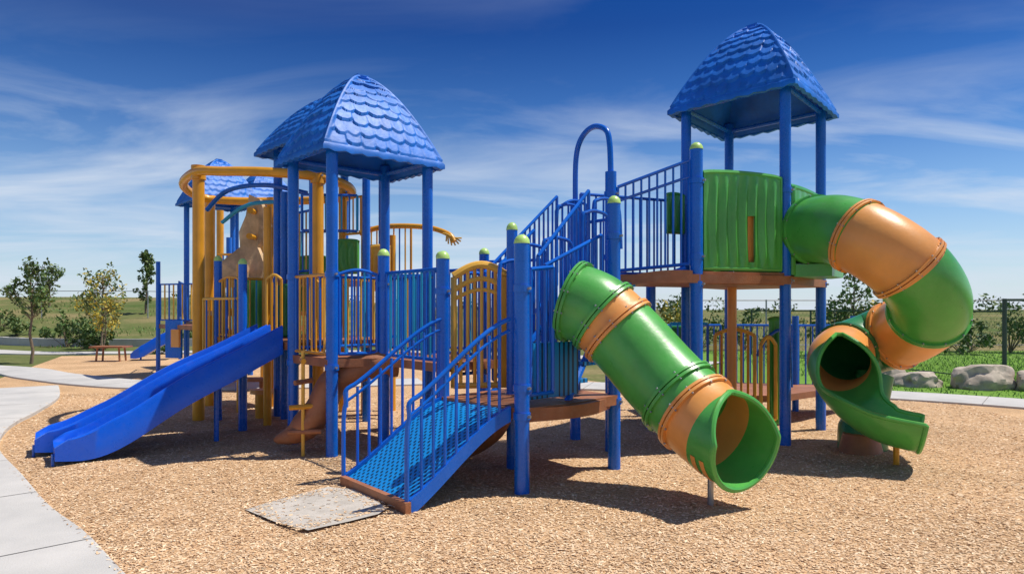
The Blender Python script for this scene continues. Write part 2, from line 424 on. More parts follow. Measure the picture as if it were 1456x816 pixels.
spiral,fr2=slide('spiral_tube_slide',C2,[(.21,GREEN),(.32,ORANGE),(.44,GREEN),(.54,ORANGE),(.69,GREEND),(.765,ORANGE),(2,GREEN)],
    lambda t:.38-.05*ss(.5,.72,t)+.045*ss(.77,.95,t),lambda t:0 if t<.75 else .05+1.68*ss(.74,.835,t),[(.10,GREEN),(.21,ORANGE),(.32,ORANGE),(.44,GREEN),(.54,ORANGE),(.69,GREEND)])
m=M()
tube(m,[(3.9,6.93,-.05),(3.9,6.93,.27)],.03,GOLD,8)
tube(m,[(4.05,7.9,-.05),(4.05,7.9,.85)],.07,GREEND,12)
tube(m,spline([(3.98,7.75,-.03),(4.0,7.78,.25),(4.1,7.85,.5),(4.2,7.9,.85)],5),[.26]*6+[.24]*5+[.2]*5,GREEND,16)
tube(m,[(3.88,7.6,-.02),(3.88,7.6,.22)],[.24,.18],BROWN,16)
m.obj('support_legs',spiral)

# ---------------------------------------------------------------- double slide
ds=empty('double_slide')
def chute(a,b,za,zb,w,wallh):
    A=V((a[0],a[1],0));B=V((b[0],b[1],0)); N=40; m=M(); d=(B-A).normalized(); s=V((-d.y,d.x,0))
    prof=[(-w/2-.035,-.10),(-w/2-.035,wallh),(-w/2-.015,wallh+.022),(-w/2+.02,wallh+.02),(-w/2+.035,wallh-.02),(-w/2+.05,.06),(-w/2+.1,.01),(0,0),(w/2-.1,.01),(w/2-.05,.06),(w/2-.035,wallh-.02),(w/2-.02,wallh+.02),(w/2+.015,wallh+.022),(w/2+.035,wallh),(w/2+.035,-.10)]
    vs=[];fs=[];K=len(prof)
    for i in range(N+1):
        t=i/N; c=A.lerp(B,t)
        g=ss(-.15,.92,t)*.92+.08*t + .035*math.sin(t*math.pi*3)
        z=za+(zb-za)*g
        hh=1-.55*ss(.75,1,t)
        for (x,y) in prof:
            yy=y*hh if y>.03 else y
            if t>.93: yy=min(yy,.12*(1-(t-.93)/.07)+.03) if y>0 else yy
            vs.append((c.x+s.x*x,c.y+s.y*x,z+yy))
    for i in range(N):
        for k in range(K-1):
            o=i*K+k; fs.append((o,o+1,o+K+1,o+K))
        fs.append((i*K,i*K+K,i*K+2*K-1,i*K+K-1))
    fs.append(tuple(range(K))); fs.append(tuple(N*K+k for k in range(K-1,-1,-1)))
    m.add(vs,fs,SLIDEB)
    return m
m=chute((-2.90,8.38),(-4.74,7.06),1.22,.18,.50,.22); m.obj('near_chute',ds,sharp=50)
m=chute((-3.24,8.84),(-5.24,7.50),1.22,.18,.50,.22); m.obj('far_chute',ds,sharp=50)
m=M()
for x,y in ((-4.58,6.98),(-5.1,7.45)):
    tube(m,[(x-.05,y-.1,-.05),(x-.05,y-.1,.13),(x+.1,y+.12,.13),(x+.1,y+.12,-.05)],.02,BLUE,8)
tube(m,[(-3.55,8.2,-.05),(-3.55,8.2,.7)],.03,BLUE,8)
m.obj('support_legs',ds)

# ---------------------------------------------------------------- lower deck, landing, stairs, railings
A=(.085,5.86);B=(1.018,6.81);D=(-.676,6.69);Bk=(.257,7.64);C=(-1.43,7.6)
ld=empty('lower_play_deck')
m=M()
post(m,*A,2.17,cap=True,r=.066); post(m,*B,2.66,cap=True,r=.064); post(m,*D,2.10,cap=True); post(m,*C,2.2,cap=True,r=.064); post(m,-.0,6.85,2.40,cap=True,r=.055)
for (x,y),zs in ((A,(.66,1.75,.9)),(B,(.66,1.7,2.3)),(D,(.66,1.75)),(C,(.95,1.85))):
    for z in zs: collar(m,x,y,z)
post(m,-.95,9.1,2.3,cap=True); post(m,-.35,8.6,2.3,cap=True)
m.obj('posts',ld)
m=M()
prism(m,[(-.70,6.64),(.07,5.80),(.5,6.12),(1.05,6.76),(.30,7.72)],.66,.755,BROWN)
N=14; pts=[]
for k in range(N+1):
    t=k/N; x=.13+(.97-.13)*t; y=5.88+(6.74-5.88)*t; b=.16*math.sin(math.pi*t); pts.append((x+b*.7,y-b*.7))
prism(m,[(.13,5.9)]+pts+[(.9,6.75)],.63,.745,BROWN)
prism(m,[(-1.98,7.26),(-1.40,7.52),(-.70,6.72),(-.1,7.3),(-.9,8.3),(-1.6,8.95),(-1.5,8.3)],.98,1.065,BROWN)
m.obj('decks',ld)
m=M()
for k in range(7):
    t=k/6; cx=.32+.62*t; cy=6.95+.85*t; z=.93+.16*k
    prism(m,[(cx-.34,cy+.25),(cx+.28,cy-.42),(cx+.42,cy-.28),(cx-.2,cy+.39)],z-.04,z,PERF)
for (ox,oy) in ((-.36,.38),(.36,-.38)):
    a=V((.15+ox,6.75+oy,.72)); b=V((.98+ox*.6,7.9+oy*.6,1.93)); tube(m,[a,b],.035,BLUE,8)
obox(m,(.15,6.05),(.62,6.5),.80,1.30,.03,PERF)
m.obj('stair',ld)
m=M()
rail(m,(A[0]+.02,A[1]+.02),(.42,6.18),.86,1.95,.86,1.98,sp=.075)
rail(m,(.2,6.35),(.85,7.25),1.0,2.1,1.95,2.85,sp=.08)
rail(m,(.25,6.15),(.95,6.95),.9,2.0,1.5,2.35,sp=.08)
rail(m,(-.35,7.4),(.6,8.4),.9,2.0,1.9,2.98,sp=.08)
rail(m,(-.25,7.2),(.3,7.8),.85,2.0,1.3,2.5,sp=.08)
rail(m,(-.62,7.35),(-.25,7.75),.9,2.0,sp=.08,mts=[BLUED,BLUED,TEAL])
rail(m,(.78,7.95),(1.1,7.55),1.3,2.6,1.3,2.6,sp=.08)
rail(m,(.45,7.9),(.95,8.2),1.6,2.75,1.95,2.85,sp=.08,arch=.08)
for (x,y,z) in ((.05,7.0,2.25),(.30,6.6,2.28),(.50,7.6,2.76),(.86,7.2,2.76),(-.12,6.5,2.05),(.72,7.0,2.6)):
    tube(m,spline([(x,y,z-.75),(x,y,z-.1),(x+.05,y+.04,z),(x+.18,y+.12,z+.02),(x+.3,y+.22,z-.06),(x+.33,y+.25,z-.5)],5),.019,BLUED,8)
m.obj('stair_railings',ld)
m=M()
mc=[BLUED,BLUED,TEAL,BLUED,YEL]
rail(m,F1,C,1.12,1.98,sp=.07,mts=[BLUED,TEAL,BLUED],arch=.05)
rail(m,C,D,1.1,2.0,1.1,2.0,sp=.075,mts=[BLUED,TEAL])
rail(m,(-1.0,8.16),(-.35,7.6),1.1,2.05,sp=.08,mts=mc)
rail(m,R1,B1,1.12,2.0,sp=.08,mts=mc)
rail(m,L1,B1,1.15,2.0,sp=.09,mts=[BLUED,YEL])
rail(m,F1,L1,1.12,1.98,sp=.09,mts=[GOLD,YEL,BLUED])
rail(m,(-.95,9.1),(-.35,8.6),1.1,2.1,sp=.08,mts=mc)
rail(m,(-.35,8.6),(.5,8.2),1.1,2.2,sp=.08)
m.obj('deck_railings',ld)
m=M()
p0=V((-.58,6.80,0));p1=V((-.03,6.92,0))
for (zz,ar,r) in ((1.93,.12,.04),(1.79,.12,.026),(1.70,.10,.02),(.84,0,.03)):
    tube(m,[V((*p0.lerp(p1,k/12).xy,zz+ar*math.sin(math.pi*k/12))) for k in range(13)],r,YEL,8)
for k in range(9):
    t=k/8; q=p0.lerp(p1,t); tube(m,[(q.x,q.y,.82),(q.x,q.y,1.92+.12*math.sin(math.pi*t))],.018 if k not in(0,8) else .03,YEL if k not in (3,6) else GOLD,8)
obox(m,(-.11,6.86),(-.03,6.88),.82,1.93,.03,GOLD)
m.obj('golden_gate_panel',ld)
m=M()
tr=spline([(-2.62,7.55,.16),(-2.35,7.5,.26),(-2.12,7.5,.50),(-1.95,7.55,.82),(-1.6,7.6,.98),(-1.3,7.7,1.0)],7)
tube(m,tr,[.03+.13*min(1,i/9) for i in range(len(tr))],BROWN,14)
tube(m,spline([(-.75,7.3,.1),(-.45,7.1,.2),(-.2,6.9,.4),(-.1,6.7,.62)],6),.13,BROWN,14)
m.obj('curved_trunk_climber',ld)

sp_=empty('step_climber'); m=M()
tube(m,[(-2.25,7.35,-.05),(-2.25,7.35,1.15)],.02,YEL,8)
for k,z in enumerate((.28,.55,.82,1.05)):
    a=.6*k; tube(m,[(-2.25-.16*math.cos(a),7.35-.1*math.sin(a),z),(-2.25+.2*math.cos(a),7.35+.1*math.sin(a),z+.01)],.028,GOLD if k%2 else BROWN,8)
m.obj('pole_and_steps',sp_)

# ---------------------------------------------------------------- ramp
rp=empty('access_ramp'); 
lo0=V((-1.50,6.16,0)); lo1=V((-.80,5.32,0)); hi0=V((-.66,6.66,0)); hi1=V((-.02,5.87,0))
def rz(t): return .09+.65*(ss(-.35,1.15,t)-ss(-.35,1.15,0))/(ss(-.35,1.15,1)-ss(-.35,1.15,0))
m=M(); N=16; vs=[];fs=[]
for i in range(N+1):
    t=i/N; a=lo0.lerp(hi0,t); b=lo1.lerp(hi1,t)
    for k in range(5):
        q=a.lerp(b,.03+.94*k/4); vs.append((q.x,q.y,rz(t)))
for i in range(N):
    for k in range(4): o=i*5+k; fs.append((o,o+1,o+6,o+5))
m.add(vs,fs,PERF); m.obj('perforated_surface',rp)
m=M()
for a0,b0 in ((lo0,hi0),(lo1,hi1)):
    d=(hi0-lo0).cross(V((0,0,1))).normalized()*.022
    vs=[];fs=[]
    for i in range(N+1):
        t=i/N; c=a0.lerp(b0,t); z=rz(t)
        for (k,zz) in ((-1,z+.03),(1,z+.03),(1,max(-.03,z-.10)),(-1,max(-.03,z-.10))): vs.append((c.x+d.x*k,c.y+d.y*k,zz))
    for i in range(N):
        for k in range(4): fs.append((i*4+k,i*4+(k+1)%4,i*4+4+(k+1)%4,i*4+4+k))
    fs+= [(0,1,2,3),(N*4+3,N*4+2,N*4+1,N*4)]
    m.add(vs,fs,BLUE)
m.obj('stringers',rp)
m=M(); obox(m,(-1.52,6.13),(-.80,5.27),-.04,.11,.05,BROWN); obox(m,(-1.40,6.22),(-.72,5.42),-.04,.06,.05,BROWN); m.obj('foot_plate',rp)
m=M()
for a0,b0 in ((lo0,hi0),(lo1,hi1)):
    top=[]
    for i in range(0,11):
        t=i/10; c=a0.lerp(b0,t); top.append(V((c.x,c.y,rz(t)+.78)))
    f=a0; dirr=(a0-b0).normalized()
    hand=[V((f.x+dirr.x*.02,f.y+dirr.y*.02,-.03)),V((f.x+dirr.x*.02,f.y+dirr.y*.02,.6)),V((f.x,f.y,.76))]+top
    tube(m,spline(hand,4),.02,BLUED,10)
    tube(m,[p-V((0,0,.10)) for p in top],.014,BLUED,8)
    for i in range(1,9):
        t=i/9; c=a0.lerp(b0,t); tube(m,[(c.x,c.y,rz(t)),(c.x,c.y,rz(t)+.74)],.0135,BLUED,8)
m.obj('handrails',rp)

# ---------------------------------------------------------------- golden climbing frame left
of=empty('climbing_frame'); m=M()
gp=[(-4.5,9.8,3.6),(-2.65,9.3,3.45),(-3.94,11.2,3.4),(-5.0,11.3,3.45)]
for x,y,t in gp: post(m,x,y,t+.03,GOLD,.082)
for x,y,t in ((-2.61,10.5,3.5),(-2.2,10.2,3.3),(-1.86,10.6,2.75),(-4.22,10.6,2.3),(-3.35,9.35,3.0)): post(m,x,y,t,GOLD,.055)
ring=spline([(-4.52,9.75,3.56),(-3.95,9.4,3.5),(-3.3,9.25,3.46),(-2.62,9.28,3.4),(-2.35,9.9,3.36),(-2.7,10.8,3.36),(-3.94,11.25,3.38),(-5.0,11.25,3.42),(-5.05,10.5,3.5)],6,closed=True)
tube(m,ring,.065,GOLD,12,closed=True)
for x,y,t in gp[:2]: collar(m,x,y,t-.14,GOLD,.1,.2)
tube(m,spline([(-2.3,10.3,2.75),(-1.9,10.3,2.85),(-1.3,10.2,2.83),(-.95,10.1,2.72),(-.85,10.05,2.6)],6),.04,GOLD,10)
m.obj('golden_ring_and_posts',of)
m=M(); tube(m,spline([(-4.6,10.3,3.1),(-4.2,10.1,3.36),(-3.6,10,3.42),(-3.0,10,3.3)],6),.035,BLUE,8)
tube(m,spline([(-4.5,10.6,2.95),(-4.0,10.4,3.2),(-3.3,10.3,3.22)],6),.03,TEAL,8)
for x,y,t in ((-4.22,9.8,2.3),(-3.55,9.0,2.2),(-3.3,9.9,3.3),(-3.75,9.5,1.9),(-2.05,9.6,3.6)): post(m,x,y,t,BLUE,.055,cap=t<3)
m.obj('blue_arches_and_posts',of)
m=M(); prism(m,[(-2.6,8.05),(-3.55,9.0),(-4.3,9.85),(-3.3,10.9),(-2.2,10.2),(-1.65,8.9)],1.12,1.21,BROWN)
prism(m,[(-4.3,10.4),(-5.1,11.3),(-4.2,12.2),(-3.2,11.2)],1.5,1.58,BROWN)
m.obj('deck',of)
m=M()
oy=[GOLD,YEL,BLUED]
rail(m,(-4.22,9.8),(-3.4,10.3),1.25,2.05,sp=.09,mts=[GOLD,YEL,TEAL])
rail(m,(-3.55,9.0),(-4.22,9.8),1.25,2.0,sp=.1,mts=oy,arch=.05)
rail(m,(-2.95,9.0),(-2.45,8.9),1.1,1.95,sp=.07,mts=[GOLD,YEL],arch=.08,rb=.017)
rail(m,(-3.35,9.15),(-2.98,9.0),1.25,2.0,sp=.07,mts=[YEL,GOLD],arch=.06,rb=.016)
rail(m,(-2.45,9.6),(-1.7,9.3),1.2,2.0,sp=.08,mts=[YEL,BLUED,TEAL])
rail(m,(-2.61,10.5),(-2.15,10.2),2.75,3.3,sp=.07,mts=[YEL])
rail(m,(-3.2,10.0),(-2.6,9.4),2.15,3.0,sp=.09,mts=[BLUED,YEL])
rail(m,(-2.0,10.2),(-1.2,9.9),1.2,2.1,sp=.09,mts=[BLUED,YEL,BLUED])
rail(m,(-3.9,11.5),(-2.9,11.4),2.1,2.9,sp=.09,mts=[BLUED,TEAL])
rail(m,(-4.9,11.2),(-4.0,11.1),1.6,2.5,sp=.09,mts=[GOLD,BLUED])
rail(m,(-2.4,10.9),(-1.5,10.6),2.1,2.9,sp=.09,mts=[BLUED,YEL,GOLD])
rail(m,(-3.0,9.5),(-2.1,9.6),2.7,3.2,sp=.1,mts=[BLUED,TEAL])
rail(m,(-4.45,9.75),(-3.6,9.15),.95,1.75,sp=.08,mts=[YEL,BLUED,GOLD])
for k in range(7):
    a=k*.45; tube(m,spline([(-1.02,10.05,2.72),(-.92+.05*math.cos(a),10.05,2.66+.05*k/6),(-.86+.12*math.cos(a),10.05,2.60-.11*math.sin(a)+.05)],4),.013,YEL,6)
m.obj('railings',of)
m=M()
panel_wavy(m,(-4.15,10.5),(-3.75,10.45),1.3,2.0,GREEN,waves=3,n=30)
panel_wavy(m,(-2.65,10.1),(-2.25,10.0),2.15,2.58,GREEN,waves=3,n=30)
panel_wavy(m,(-3.45,10.9),(-2.9,10.8),1.6,2.4,GREEN,waves=3,n=30)
panel_wavy(m,(-3.2,9.4),(-2.9,9.35),1.25,1.9,GREEND,waves=2,n=24)
panel_wavy(m,(-2.15,10.1),(-1.8,10.05),1.9,2.5,YEL,waves=3,n=24)
m.obj('green_panels',of)
m=M()
outl=[(-4.62,1.95),(-4.05,1.98),(-3.92,2.3),(-4.08,2.6),(-3.9,2.95),(-4.0,3.35),(-4.16,3.42),(-4.26,3.1),(-4.40,2.85),(-4.36,2.6),(-4.62,2.35)]
n=len(outl); vs=[(x,10.9+.1*math.sin(z*5),z) for x,z in outl]+[(x,11.06+.1*math.sin(z*5),z) for x,z in outl]
m.add(vs,[tuple(range(n)),tuple(range(2*n-1,n-1,-1))]+[(i,i+n,(i+1)%n+n,(i+1)%n) for i in range(n)],TANROCK)
for x,z in ((-4.25,2.2),(-4.12,2.75),(-4.1,3.15)):
    tube(m,[(x,10.7,z),(x,10.95,z)],[.05,.035],GOLD,8)
m.obj('rock_climbing_wall',of,smooth=False)

# far-left parts
fs_=empty('small_slide'); m=chute((-10.7,22.0),(-12.0,21.6),.85,.18,.6,.25)
m.obj('chute',fs_,sharp=50)
m=M(); tube(m,[(-11.8,21.7,-.05),(-11.8,21.7,.2)],.03,BLUE,8); tube(m,[(-10.7,22,-.05),(-10.7,22,1.6)],.05,BLUE,8); tube(m,[(-10.5,22.6,-.05),(-10.5,22.6,1.6)],.05,BLUE,8); m.obj('legs',fs_)
fr_=empty('railing'); m=M()
rail(m,(-8.5,16.4),(-7.2,15.9),1.35,2.2,sp=.13,mts=[BLUED,YEL],rb=.02)
rail(m,(-7.2,15.9),(-6.4,16.7),1.35,2.2,sp=.13,mts=[GOLD,YEL,BLUED],rb=.02)
rail(m,(-8.3,17),(-8.9,18.5),1.4,2.3,sp=.13,mts=[BLUED],rb=.02)
for x,y,t in ((-6.3,15.2,3.2),(-6.2,14.2,2.4),(-5.4,13.5,2.6)): post(m,x,y,t,BLUE,.06)
post(m,-8.5,16.4,2.75,BLUE,.05,z0=-.05)
for x,y,t in ((-5.9,13.8,3.6),(-4.9,13.5,3.3)): post(m,x,y,t,GOLD,.07)
rail(m,(-6.2,14.2),(-5.4,13.5),1.2,2.1,sp=.12,mts=[BLUED,YEL,TEAL],rb=.018)
rail(m,(-5.4,13.5),(-4.6,13.3),1.2,2.1,sp=.12,mts=[GOLD,BLUED],rb=.018)
m.obj('rails_and_posts',fr_)
m=M(); prism(m,[(-8.5,16.4),(-6.2,14.1),(-4.6,13.2),(-4.4,14.5),(-6.4,16.8)],1.15,1.25,BROWN); m.obj('deck',fr_)
m=M(); obox(m,(-7.9,15.6),(-7.5,15.5),.5,1.35,.06,BLUE); obox(m,(-7.7,15.45),(-7.5,15.4),.75,1.15,.06,ORANGE); panel_wavy(m,(-5.9,14),(-5.5,13.7),.2,1.1,ORANGE,waves=3,n=20); panel_wavy(m,(-7.1,15.9),(-6.8,15.9),.3,1.1,GREEND,waves=3,n=20); m.obj('panels',fr_)

# right rear ground-level play area
rr_=empty('railing'); m=M()
post(m,2.9,9.0,1.95,ORANGE,.06); post(m,5.3,10.6,1.5,BLUE,.05); post(m,4.4,10.6,1.5,BLUE,.05)
rail(m,(2.75,9.5),(3.35,9.2),.40,1.25,sp=.075,mts=[YEL,GOLD],arch=.08,rb=.018,r=.025)
rail(m,(3.1,8.7),(3.45,8.75),.2,1.15,sp=.07,mts=[YEL],arch=.1,rb=.018,r=.025)
rail(m,(1.9,10.8),(3.4,10.9),.3,1.35,sp=.1,mts=[BLUED]); rail(m,(3.4,10.9),(5.3,10.6),.25,1.35,sp=.1,mts=[BLUED])
rail(m,(2.2,9.8),(2.8,9.5),.5,1.4,sp=.1,mts=[TEAL,BLUED])
tube(m,spline([(3.2,8.9,1.0),(3.3,8.8,1.25),(3.55,8.8,1.3),(3.6,8.8,.6)],5),.022,BLUED,8)
m.obj('rails_and_posts',rr_)
m=M(); panel_wavy(m,(3.33,8.85),(3.52,8.8),.15,1.45,GREEN,waves=2,n=20); panel_wavy(m,(2.1,10.2),(2.8,10.1),.2,1.3,GREEND,waves=4,n=24); m.obj('green_panels',rr_)
m=M(); prism(m,[(2.2,9.3),(3.6,9.2),(5.3,10.5),(3.4,10.9),(2.0,10.8)],.35,.44,BROWN); m.obj('deck',rr_)

def table(name,x,y,s=1.0,mt=BROWN):
    e=empty(name); m=M()
    prism(m,[(x-.45*s,y-.25*s),(x+.45*s,y-.25*s),(x+.45*s,y+.25*s),(x-.45*s,y+.25*s)],.42,.47,mt)
    for dx in (-.32,.32):
        for dy in (-.15,.15): tube(m,[(x+dx*s,y+dy*s,-.03),(x+dx*s*.9,y+dy*s*.9,.42)],.03,mt,8)
    m.obj('top_and_legs',e,smooth=False)
table('bench',-12.45,21.2,1.15,BROWN); table('bench',-4.3,11.3,.6,BROWN)
st=empty('stool'); m=M(); tube(m,[(-3.65,9.95,-.03),(-3.65,9.95,.38)],.09,GOLD,14); tube(m,[(-3.65,9.95,.38),(-3.65,9.95,.44)],.16,ORANGE,16); m.obj('seat',st)
# ---------------------------------------------------------------- ground, paths
def H_(x,y):
    lw=1-ss(-25,5,x)
    h=ss(26,56,y)*(1.1+1.45*lw)
    h+=ss(30,80,y)*.8*noise.noise(V((x*.04,y*.04,0)))
    return h-.012
def terr():
    ax=np.concatenate([-np.geomspace(30,900,22)[::-1],np.linspace(-28,28,57),np.geomspace(30,900,22)])
    ay=np.concatenate([[-60,-30,-15],np.linspace(-8,90,99),np.geomspace(93,1500,24)])
    vs=[(x,y,H_(x,y)) for y in ay for x in ax]; nx=len(ax)
    fs=[(j*nx+i,j*nx+i+1,(j+1)*nx+i+1,(j+1)*nx+i) for j in range(len(ay)-1) for i in range(nx-1)]
    m=M(); m.add(vs,fs,TERR); return m.obj('ground')
terr()
def flat(name,poly,z,mt):
    m=M(); m.add([(x,y,z) for x,y in poly],[tuple(range(len(poly)))],mt); return m.obj(name,smooth=False)
def hm(x,y):
    f=np.clip((x+5.6)/1.0,0,1)*np.clip((7.2-x)/1.0,0,1)*np.clip((y-2.0)/.8,0,1)*np.clip((12.0-y)/1.5,0,1)
    h=.020+.012*np.sin(1.3*x+.7*y)*np.sin(.9*y-.4*x+1)+.009*np.sin(3.1*x+1.7*y)*np.sin(2.7*y-2.2*x+2)+.006*np.sin(7.3*x-2*y)*np.sin(6.1*y+1.5*x)
    return .004+f*np.maximum(h,0)
m=M(); m.add([(x,y,0) for x,y in [(-9,-4),(12,-4),(11,7),(8,12),(6,13.3),(2,15),(-3,22),(-10,25),(-15.5,23.5),(-11.5,15),(-9.5,12),(-9,8)]],[tuple(range(12))],MULCH)
gx=np.arange(-5.6,7.21,.1); gy=np.arange(2.0,12.01,.1); X,Y=np.meshgrid(gx,gy); Z=hm(X,Y); nx=len(gx)
m.add(list(zip(X.ravel().tolist(),Y.ravel().tolist(),Z.ravel().tolist())),[(j*nx+i,j*nx+i+1,(j+1)*nx+i+1,(j+1)*nx+i) for j in range(len(gy)-1) for i in range(nx-1)],MULCH)
m.obj('wood_chip_surface')
flat('lawn',[(7.5,13),(9.5,11),(12,9),(40,10),(40,26.5),(6,26.5),(5,15)],-.006,LAWN)
edge=[(-.5,2.2),(-1.5,3.2),(-2.38,4.13),(-2.99,4.78),(-3.70,5.45),(-4.65,6.47),(-5.68,7.57),(-6.35,8.5),(-6.85,9.4),(-7.3,10.5),(-8.1,12.2),(-9.3,14.0)]
def ribbon(name,cl,w,z=.02,side=0):
    P=spline([(x,y,0) for x,y in cl],8); m=M(); N=len(P); ls=[];rs=[]
    for i,p in enumerate(P):
        d=(P[min(i+1,N-1)]-P[max(i-1,0)]).normalized(); s=V((-d.y,d.x,0)); ls.append(p+s*w*(.5+side*.5)); rs.append(p-s*w*(.5-side*.5))
    vs=[]
    for a,b in zip(ls,rs): vs+=[(a.x,a.y,-.05),(a.x,a.y,z-.008),(a.x*.985+b.x*.015,a.y*.985+b.y*.015,z),(b.x*.985+a.x*.015,b.y*.985+a.y*.015,z),(b.x,b.y,z-.008),(b.x,b.y,-.05)]
    fs=[(i*6+k,i*6+k+1,i*6+k+7,i*6+k+6) for i in range(N-1) for k in range(5)]
    m.add(vs,fs,CONC)
    acc=0; last=P[0]
    for i in range(1,N-1):
        acc+=(P[i]-last).length; last=P[i]
        if acc>1.6:
            acc=0; d=(P[i+1]-P[i-1]).normalized()*.005; a,b=ls[i],rs[i]
            m.add([(a.x-d.x,a.y-d.y,z+.003),(b.x-d.x,b.y-d.y,z+.003),(b.x+d.x,b.y+d.y,z+.003),(a.x+d.x,a.y+d.y,z+.003)],[(0,1,2,3)],JOINT)
    return m.obj(name,sharp=30)
ribbon('concrete_path',edge,1.9,.055,1)
ribbon('concrete_path',[(-24,21),(-14.6,18.6),(-11,16.2),(-9,14.9),(-7.2,14.2),(-5,14.2),(-2,15)],1.2,.040)
ribbon('concrete_path',[(-40,30),(-24,27.5),(-17.5,25.0),(-13,25.4),(-8,26),(0,24),(6,20)],1.3,.030)
ribbon('concrete_path',[(0,14.6),(3.5,13.6),(6,13.1),(7.8,12.1),(9.3,10.7),(11,8.3),(12,5)],1.25,.040)
m=M(); P=spline([(-36,34,0),(-26,31,0),(-20,29,0),(-14,29,0),(-9,31,0)],6)
for a,b in zip(P[:-1],P[1:]): obox(m,a.xy,b.xy,-.1,H_(a.x,a.y)+.32,.25,CONC)
m.obj('retaining_curb',sharp=30)
flat('worn_concrete_pad',[(-2.08,5.32),(-1.95,5.55),(-1.62,6.0),(-1.3,5.9),(-.98,5.35),(-1.02,5.2),(-1.2,5.02),(-1.44,4.82),(-1.75,5.02)],.045,CONCD)

edX=lambda y: np.interp(y,[e[1] for e in edge],[e[0] for e in edge])
def chips(n):
    y=3.3*(13/3.3)**rng.random(n)
    x=(rng.random(n)*2-1)*.86*y
    ok=(x>edX(y)+.02-.09*(rng.random(n)>.90))&(x<7.5)
    dpad=np.abs((x+1.52)*1.0)+np.abs(y-5.4)
    pad=(dpad<.62)&(rng.random(n)<.93-.6*np.clip((dpad-.35)/.27,0,1)); ok&=~pad
    inp=(dpad<.62)[ok]; onp=(x<edX(y)+.02)[ok]
    x=x[ok];y=y[ok];n=len(x)
    L=rng.uniform(.004,.015,n)*(1+.04*y); W=rng.uniform(.002,.006,n)*(1+.04*y); a=rng.uniform(0,math.pi,n); t=rng.normal(0,.15,n); t2=rng.normal(0,.22,n); z=rng.uniform(.002,.007,n)+hm(x,y)
    z=np.where(inp,np.maximum(z,.049),z); z=np.where(onp,.06,z)
    dx=np.cos(a)*L;dy=np.sin(a)*L;dz=np.sin(t)*L; ex=-np.sin(a)*W;ey=np.cos(a)*W;ez=np.sin(t2)*W
    v=np.zeros((n,4,3))
    for k,(p,q) in enumerate(((-1,-1),(1,-.7),(1,1),(-1,.7))):
        v[:,k,0]=x+p*dx+q*ex; v[:,k,1]=y+p*dy+q*ey; v[:,k,2]=z+p*dz+q*ez
    me=bpy.data.meshes.new('wood_chips'); me.vertices.add(4*n); me.vertices.foreach_set('co',v.ravel())
    me.loops.add(4*n); me.loops.foreach_set('vertex_index',np.arange(4*n)); me.polygons.add(n)
    me.polygons.foreach_set('loop_start',np.arange(n)*4); me.polygons.foreach_set('loop_total',np.full(n,4))
    for c in CHIPM: me.materials.append(c)
    me.polygons.foreach_set('material_index',rng.choice(4,n,p=[.38,.36,.12,.14])); me.update(calc_edges=True)
    ob=bpy.data.objects.new('wood_chips',me); scene.collection.objects.link(ob)
chips(190000)
def blades(name,xr,yr,n,mts,hmin,hmax,test=None):
    m=M()
    for _ in range(n):
        x=random.uniform(*xr); y=random.uniform(*yr)
        if test and not test(x,y): continue
        z=H_(x,y); h=random.uniform(hmin,hmax); a=random.uniform(0,6.28); w=h*.16
        lx,ly=random.gauss(0,h*.35),random.gauss(0,h*.35)
        m.add([(x-w*math.cos(a),y-w*math.sin(a),z),(x+w*math.cos(a),y+w*math.sin(a),z),(x+lx,y+ly,z+h)],[(0,1,2)],random.choice(mts))
    m.obj(name,smooth=False)
blades('lawn_grass',(7,22),(11.8,26),18000,[GRASSB],.04,.09,lambda x,y: (y-13.4)+(x-7)*.95>0.6 and x/y<.85)
def clumpy(x,y): return abs(x/y)<.85 and noise.noise(V((x*.25,y*.25,3)))>.02
blades('dry_grass',(-36,-3),(27.5,52),13000,[DRYG,GRASSB,GRASSB],.05,.18,clumpy)
blades('dry_grass',(3,34),(27,48),9000,[DRYG,GRASSB,GRASSB],.05,.18,clumpy)

